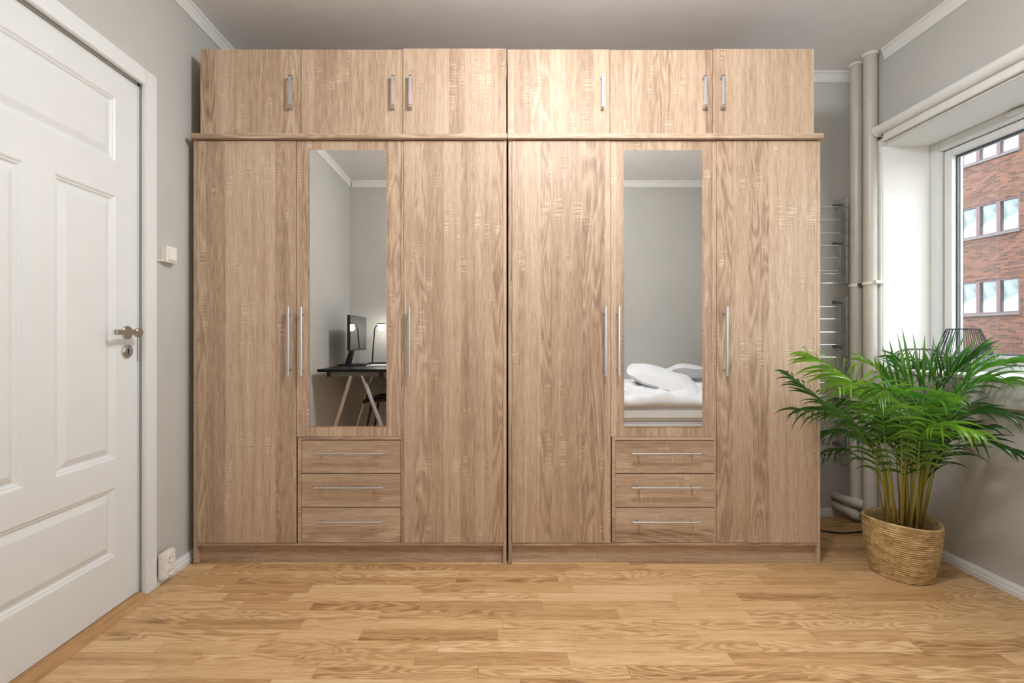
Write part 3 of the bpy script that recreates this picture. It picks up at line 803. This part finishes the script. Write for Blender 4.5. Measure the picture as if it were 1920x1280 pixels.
# tall fan of upright leaflets at the centre
fan = crv([base(1700, 2.14), P(1690, 860, 2.14), P(1680, 780, 2.14), P(1690, 744, 2.14), P(1735, 722, 2.12), P(1780, 704, 2.08), P(1815, 700, 2.04)], 34)
fo = obj('frond', MB().tube(fan, [0.0046*(1 - 0.75*k/34.0) for k in range(35)], 7), M_stem, palm, True)
for (bx_, by_, tx_, ty_, yy, dy_) in ((1684,752,1653,645,2.14,.03),(1692,745,1667,636,2.14,-.04),(1703,740,1682,624,2.135,.02),(1714,733,1691,614,2.13,-.03),(1725,728,1711,624,2.13,.04),(1733,724,1734,627,2.12,-.02),(1741,720,1751,630,2.115,.03),(1750,716,1770,615,2.11,0),(1760,712,1795,612,2.10,-.04),(1770,708,1818,616,2.09,.0),(1780,705,1842,622,2.08,-.03),(1790,703,1868,630,2.07,-.06),(1800,702,1885,642,2.06,-.08),(1812,700,1890,660,2.05,-.10),
                                      (1690,750,1640,668,2.14,-.08),(1712,738,1672,662,2.13,-.12),(1735,728,1702,655,2.12,-.13),(1757,718,1728,650,2.10,-.12),(1780,712,1775,640,2.09,-.12)):
    b_, t_ = P(bx_, by_, yy), P(tx_, ty_, yy + dy_)
    v_ = t_ - b_; lf = MB()
    leaflet(lf, b_, v_ + Vector((0, 0, 0.10*v_.length)), v_.length*1.02, 0.0165, 0.14, Vector((0, 1, 0.1)))
    lo = obj('leaflet', lf, LM[0], fo, 'all', recalc=False); leafcount += 1
frond([base(1715, 2.16), P(1730, 860, 2.18), P(1745, 770, 2.16), P(1775, 710, 2.10), P(1830, 668, 2.02)], 0.48, 18, 0.20, 0.5, mt=1, vee=0.5, wd=0.016, ahead=1.1)
frond([base(1690, 2.18), P(1680, 850, 2.26), P(1668, 760, 2.33), P(1650, 700, 2.36), P(1620, 674, 2.38)], 0.5, 16, 0.16, 0.9, mt=2)
frond([base(1700, 2.2), P(1702, 830, 2.24), P(1706, 740, 2.26), P(1698, 690, 2.25), P(1680, 668, 2.22)], 0.5, 15, 0.15, 0.7, mt=0)
# to the right, over the sill
frond([base(1722, 2.14), P(1738, 860, 2.08), P(1765, 780, 2.0), P(1815, 725, 1.92), P(1880, 712, 1.84)], 0.45, 19, 0.19, 0.9, mt=0, indiv=True, wd=0.014)
frond([base(1728, 2.16), P(1745, 850, 2.1), P(1775, 760, 2.02), P(1830, 700, 1.94), P(1895, 678, 1.88)], 0.45, 16, 0.19, 0.9, mt=0)
frond([base(1722, 2.10), P(1740, 870, 2.02), P(1770, 805, 1.94), P(1825, 772, 1.86), P(1905, 778, 1.78)], 0.45, 16, 0.18, 1.0, mt=1)
frond([base(1730, 2.12), P(1748, 885, 2.05), P(1778, 842, 1.96), P(1830, 822, 1.86), P(1900, 842, 1.78)], 0.5, 11, 0.14, 0.9, mt=1, vee=0.1)
# pale drooping frond facing the camera, right of centre
frond([base(1718, 2.08), P(1722, 880, 1.98), P(1728, 815, 1.88), P(1765, 795, 1.78), P(1828, 808, 1.70)], 0.48, 17, 0.13, 1.6, mt=2, indiv=True)
# inner filling
frond([base(1710, 2.12), P(1712, 880, 2.06), P(1715, 800, 2.0), P(1745, 755, 1.95), P(1790, 745, 1.9)], 0.5, 15, 0.15, 1.1, mt=2)
frond([base(1695, 2.16), P(1690, 890, 2.15), P(1672, 815, 2.12), P(1640, 770, 2.08), P(1590, 752, 2.05)], 0.5, 15, 0.15, 1.2, mt=1)
frond([base(1705, 2.18), P(1715, 870, 2.22), P(1735, 790, 2.22), P(1790, 738, 2.18), P(1850, 724, 2.12)], 0.5, 14, 0.17, 0.8, mt=0)
frond([base(1712, 2.14), P(1708, 890, 2.12), P(1700, 820, 2.1), P(1680, 790, 2.02), P(1650, 790, 1.96)], 0.5, 13, 0.13, 1.5, mt=0)
frond([base(1690, 2.06), P(1696, 890, 2.02), P(1704, 822, 1.98), P(1725, 795, 1.95), P(1755, 800, 1.92)], 0.5, 12, 0.12, 1.4, mt=0)
frond([base(1706, 2.07), P(1716, 900, 2.02), P(1722, 850, 1.99), P(1735, 790, 1.96), P(1752, 745, 1.93)], 0.45, 11, 0.12, 0.25, mt=2, ahead=2.2, vee=0.2)
frond([base(1700, 2.1), P(1698, 900, 2.04), P(1695, 850, 2.02), P(1690, 790, 2.0), P(1676, 730, 1.98)], 0.45, 11, 0.12, 0.25, mt=0, ahead=2.2, vee=0.2)
frond([base(1720, 2.12), P(1735, 905, 2.08), P(1752, 860, 2.04), P(1790, 815, 1.98), P(1850, 800, 1.92)], 0.42, 11, 0.14, 0.9, mt=1, ahead=1.2)
frond([base(1672, 2.08), P(1655, 905, 2.05), P(1635, 850, 2.0), P(1600, 790, 1.95), P(1560, 760, 1.92)], 0.42, 12, 0.12, 1.4, mt=0, ahead=1.0)
# thin low strand at the right
frond([base(1725, 2.16), P(1742, 890, 2.1), P(1765, 850, 2.08), P(1800, 855, 2.05), P(1814, 905, 2.04)], 0.96, 2, 0.006, 1.0, mt=1, r0=0.0022, wd=0.004)
for k, m in foliage.items():
    pass
allf = obj('foliage', foliage[0], LM[0], palm, 'all', recalc=False)
me = allf.data; me.materials.append(LM[1]); me.materials.append(LM[2])
# join the other two tints into the same part
bmj = bmesh.new(); bmj.from_mesh(me)
for k in (1, 2):
    off = Vector(allf.location) + Vector(palm.location)
    vv = [bmj.verts.new(Vector(p) - off) for p in foliage[k].v]
    for f in foliage[k].f:
        nf = bmj.faces.new([vv[i] for i in f]); nf.material_index = k; nf.smooth = True
bmj.to_mesh(me); bmj.free()
tag(allf, kind='stuff')
# bare canes rising from the soil
for (px, yy, tx, ty, r) in ((1652, 2.13, 1640, 850, .006), (1676, 2.05, 1668, 860, .0075), (1690, 2.03, 1692, 870, .011), (1706, 2.06, 1712, 840, .008), (1720, 2.05, 1732, 845, .007), (1735, 2.12, 1760, 850, .006), (1700, 2.14, 1702, 850, .010), (1728, 2.17, 1735, 860, .007)):
    a = base(px, yy); b = P(tx, ty, yy)
    obj('cane', MB().tube(crv([a, a.lerp(b, .3) + Vector((.002, 0, 0)), b.lerp(a, .35), b], 12), [r*0.72*(1-0.6*k/12) for k in range(13)], 8), M_stem, palm, True)

# ------------------------------------------------------------------ wire lanterns on the sill
def lantern(cx, cy, prof, nw, label, zb, flat=False):
    root = thing('wire_lantern', label, 'lantern', (cx, cy, zb), 'black wire lanterns on the windowsill')
    H_ = prof[-1][1]
    m = MB()
    for k in range(nw):
        th = 2*PI*k/nw
        m.tube([(cx + r*math.cos(th), cy + r*math.sin(th), zb + h) for (r, h) in prof], 0.0014, 5)
    obj('wires', m, M_blackwire, root, True)
    def hoop(r, h, rr=0.0022):
        mm = MB(); nn_ = 40
        mm.lathe([(r+rr*math.cos(2*PI*j/8), h+rr*math.sin(2*PI*j/8)) for j in range(8)], (cx, cy, zb), 48, 'Z', close=True)
        return obj('hoop', mm, M_blackwire, root, True)
    mxr = max(prof, key=lambda q: q[0])
    for (r, h) in (prof[0], mxr, prof[-1]): hoop(r, h)
    obj('candle_cup', MB().lathe([(0.028, 0.0), (0.030, 0.004), (0.030, 0.035), (0.027, 0.035), (0.026, 0.008), (0.001, 0.008)], (cx, cy, zb+0.003), 24), M_blackp, root, True)
lantern(2.270, 2.310, [(0.050, 0.0022), (0.082, 0.022), (0.104, 0.050), (0.107, 0.066), (0.100, 0.095), (0.080, 0.150), (0.060, 0.205)], 30, 'tall black wire lantern on the sill nearer the glass', WZ0+0.018)
lantern(2.215, 2.485, [(0.060, 0.0022), (0.100, 0.020), (0.118, 0.045), (0.110, 0.070), (0.085, 0.092), (0.055, 0.104)], 30, 'squat black wire lantern on the sill behind the palm tips', WZ0+0.018)

# ------------------------------------------------------------------ desk side of the room (seen in the left mirror)
desk = thing('desk', 'black topped desk on steel trestles seen in the left mirror', 'desk', (-1.07, 0.18, 0))
ZD = 0.81
obj('desktop', MB().box(-1.385, -0.76, -0.325, 0.68, ZD-0.022, ZD, 0.002), M_black, desk, True)
for yy in (0.58, -0.17):
    tr = obj('trestle', MB().box(-1.306, -0.918, yy-0.02, yy+0.02, ZD-0.062, ZD-0.0225), M_greymetal, desk)
    obj('end_cap', MB().box(-1.335, -1.3065, yy-0.021, yy+0.021, ZD-0.066, ZD-0.0225).box(-0.9175, -0.885, yy-0.021, yy+0.021, ZD-0.066, ZD-0.0225), M_blackp, tr)
    for (xt, xb_) in ((-1.145, -1.385), (-1.055, -0.775)):
        for s in (-1, 1):
            obj('leg', MB().tube([(xt, yy+s*0.012, ZD-0.055), (xb_, yy+s*0.013, 0.001)], 0.0125, 14), M_chrome, desk, True)
mon = thing('monitor', 'black computer monitor on the desk seen from its side', 'monitor', (-1.26, 0.08, ZD))
a = math.radians(1.5)
obj('casing', MB().box(-1.250, -1.226, -0.18, 0.35, 0.945, 1.255, 0.003), M_blackp, mon, True)
obj('screen', MB().box(-1.2256, -1.2245, -0.172, 0.342, 0.958, 1.249), M_screen, mon)
obj('stand', MB().prism([(-1.345, ZD+0.012), (-1.300, ZD+0.012), (-1.262, ZD+0.16), (-1.2505, ZD+0.33), (-1.272, ZD+0.33), (-1.300, ZD+0.15)], 0.05, 0.11, 'Y'), M_blackp, mon)
obj('stand_base', MB().box(-1.385, -1.14, -0.03, 0.19, ZD+0.0005, ZD+0.012, 0.003), M_blackp, mon, True)
lamp = thing('desk_lamp', 'thin black desk lamp with glowing head on the desk', 'lamp', (-1.08, -0.17, ZD))
obj('base', MB().box(-1.20, -0.95, -0.23, -0.12, ZD+0.0005, ZD+0.014, 0.004), M_blackp, lamp, True)
obj('stem', MB().tube(crv([(-1.165, -0.17, ZD+0.014), (-1.165, -0.17, ZD+0.03), (-1.15, -0.17, 1.05), (-1.142, -0.17, 1.14), (-1.128, -0.17, 1.172), (-1.105, -0.17, 1.188)], 18), 0.0065, 10), M_blackp, lamp, True)
n_ = NT('lamp_glow'); n_.b.inputs['Emission Color'].default_value = (1, 0.97, 0.9, 1); n_.b.inputs['Emission Strength'].default_value = 22.0; M_glow = n_.done((1, 1, 1, 1), 0.5)
hd = obj('lamp_head', MB().box(-1.118, -1.045, -0.19, -0.15, 1.190, 1.202, 0.003), M_blackp, lamp, True)
obj('light_strip', MB().box(-1.110, -1.053, -0.186, -0.154, 1.178, 1.1895, 0.003), M_glow, hd, True)
pl = bpy.data.lights.new('lamp_bulb', 'POINT'); pl.energy = 0.9; pl.shadow_soft_size = 0.03; pl.color = (1, 0.94, 0.85)
po = bpy.data.objects.new('lamp_bulb', pl); po.location = (-1.08, -0.17, 1.155); COL.objects.link(po)
tag(obj('notebook', MB().box(-1.10, -0.84, 0.08, 0.30, ZD+0.0005, ZD+0.011, 0.002), M_paper, None, True), 'flat white notebook lying on the black desk', 'notebook')
ch = thing('desk_chair', 'black chair tucked under the desk seen in the left mirror', 'chair', (-0.95, -0.02, 0))
bm = bmesh.new(); bmesh.ops.create_grid(bm, x_segments=14, y_segments=14, size=0.5)
for q in bm.verts:
    u, v = q.co.x*2, q.co.y*2
    k = 1 - 0.12*(u*u*v*v)
    q.co = Vector((-0.98 + u*0.22*k, -0.06 + v*0.21*k, 0.52 - 0.025*(1-u*u)*(1-v*v) - 0.03*max(0, -u)**3))
ex = bmesh.ops.solidify(bm, geom=bm.faces[:], thickness=0.03)
obj('seat', MB().bm(bm), M_blackp, ch, 'all')
bm = bmesh.new(); bmesh.ops.create_grid(bm, x_segments=12, y_segments=12, size=0.5)
for q in bm.verts:
    u, v = q.co.x*2, q.co.y*2
    k = 1 - 0.15*(u*u*v*v)
    q.co = Vector((-0.75 + 0.05*v - 0.05*u*u, -0.06 + u*0.20*k, 0.68 + v*0.15*k))
bmesh.ops.solidify(bm, geom=bm.faces[:], thickness=0.012)
obj('backrest', MB().bm(bm), M_blackp, ch, 'all')
obj('back_support', MB().tube([(-0.80, -0.06, 0.50), (-0.765, -0.06, 0.62)], 0.014, 8), M_blackp, ch, True)
for sx in (-1, 1):
    for sy in (-1, 1):
        obj('leg', MB().tube([(-0.98+sx*0.12, -0.06+sy*0.12, 0.50), (-0.98+sx*0.21, -0.06+sy*0.19, 0.001)], [0.012, 0.009], 10), M_blackp, ch, True)

# ------------------------------------------------------------------ bed (seen in the right mirror)
def cloth_box(x0, x1, y0, y1, z0, z1, nx, ny, amp, scale, seed, puff=0.0, ridge=0.0, skirt=0.0):
    """a rounded, softly wrinkled slab of bedding"""
    bm = bmesh.new(); bmesh.ops.create_grid(bm, x_segments=nx, y_segments=ny, size=0.5)
    topv = {}
    for q in bm.verts:
        u, v = q.co.x*2, q.co.y*2
        e = (1-abs(u)**8)*(1-abs(v)**6)
        px, py = (x0+x1)/2 + u*(x1-x0)/2, (y0+y1)/2 + v*(y1-y0)/2
        w1 = noise.noise(Vector((px*scale+seed, py*scale*1.6, seed)))
        w2 = 1-abs(noise.noise(Vector((px*scale*1.9+py*1.5+seed*3, py*scale*3.2-px, seed))))*2
        z = z1 + amp*w1 + ridge*w2 + puff*e
        z = z0 + (z - z0)*(0.35+0.65*max(0, e)**0.35)
        q.co = Vector((px, py, z))
    bnd = [e for e in bm.edges if e.is_boundary]
    r = bmesh.ops.extrude_edge_only(bm, edges=bnd)
    for q in [g for g in r['geom'] if isinstance(g, bmesh.types.BMVert)]:
        q.co.z = z0; q.co.y += 0.01*noise.noise(Vector((q.co.x*9, 1, seed)))
    bmesh.ops.holes_fill(bm, edges=[e for e in bm.edges if e.is_boundary], sides=0)
    return MB().bm(bm)
bed = thing('bed', 'low bed dressed in white seen in the right mirror', 'bed', (1.2, 0.1, 0))
obj('bed_base', MB().box(0.30, 2.09, -0.325, 0.555, 0.08, 0.375, 0.02), M_sheet, bed, True)
for sx in (0.38, 2.0):
    for sy in (-0.25, 0.48): obj('leg', MB().tube([(sx, sy, 0.001), (sx, sy, 0.081)], 0.025, 12), M_blackp, bed, True)
obj('mattress', MB().box(0.29, 2.10, -0.33, 0.565, 0.381, 0.50, 0.03), M_sheet, bed, True)
dv = obj('duvet', cloth_box(0.32, 2.06, -0.31, 0.570, 0.502, 0.600, 140, 90, 0.034, 3.6, 2.3, 0.035, 0.030), M_sheet, None, 'all')
tag(dv, 'rumpled white duvet spread over the bed', 'duvet')
def pillow(c, L, W, Hh, rz, ry, rx, seed, label):
    bm = bmesh.new(); bmesh.ops.create_uvsphere(bm, u_segments=40, v_segments=24, radius=1)
    for q in bm.verts:
        x, y, z = q.co
        sx = math.copysign(abs(x)**0.55, x); sy = math.copysign(abs(y)**0.55, y)
        e = (1-min(1, abs(sx))**4)*(1-min(1, abs(sy))**4)
        p = Vector((sx*L/2, sy*W/2, z*Hh/2*(0.06+0.94*e)))
        p += Vector((0, 0, 1))*0.018*noise.noise(Vector((p.x*9+seed, p.y*9, seed)))
        q.co = p
    rot = Matrix.Rotation(rz, 3, 'Z') @ Matrix.Rotation(ry, 3, 'Y') @ Matrix.Rotation(rx, 3, 'X')
    for q in bm.verts: q.co = rot @ q.co + Vector(c)
    return tag(obj('pillow', MB().bm(bm), M_sheet, None, 'all'), label, 'pillow', 'pillows on the bed')
pillow((1.49, 0.27, 0.685), 0.66, 0.44, 0.17, math.radians(16), math.radians(18), math.radians(-14), 1.0, 'front white pillow sloping across the bed')
pillow((1.80, -0.10, 0.720), 0.46, 0.40, 0.15, math.radians(70), math.radians(-14), math.radians(6), 4.0, 'back white pillow against the wall')
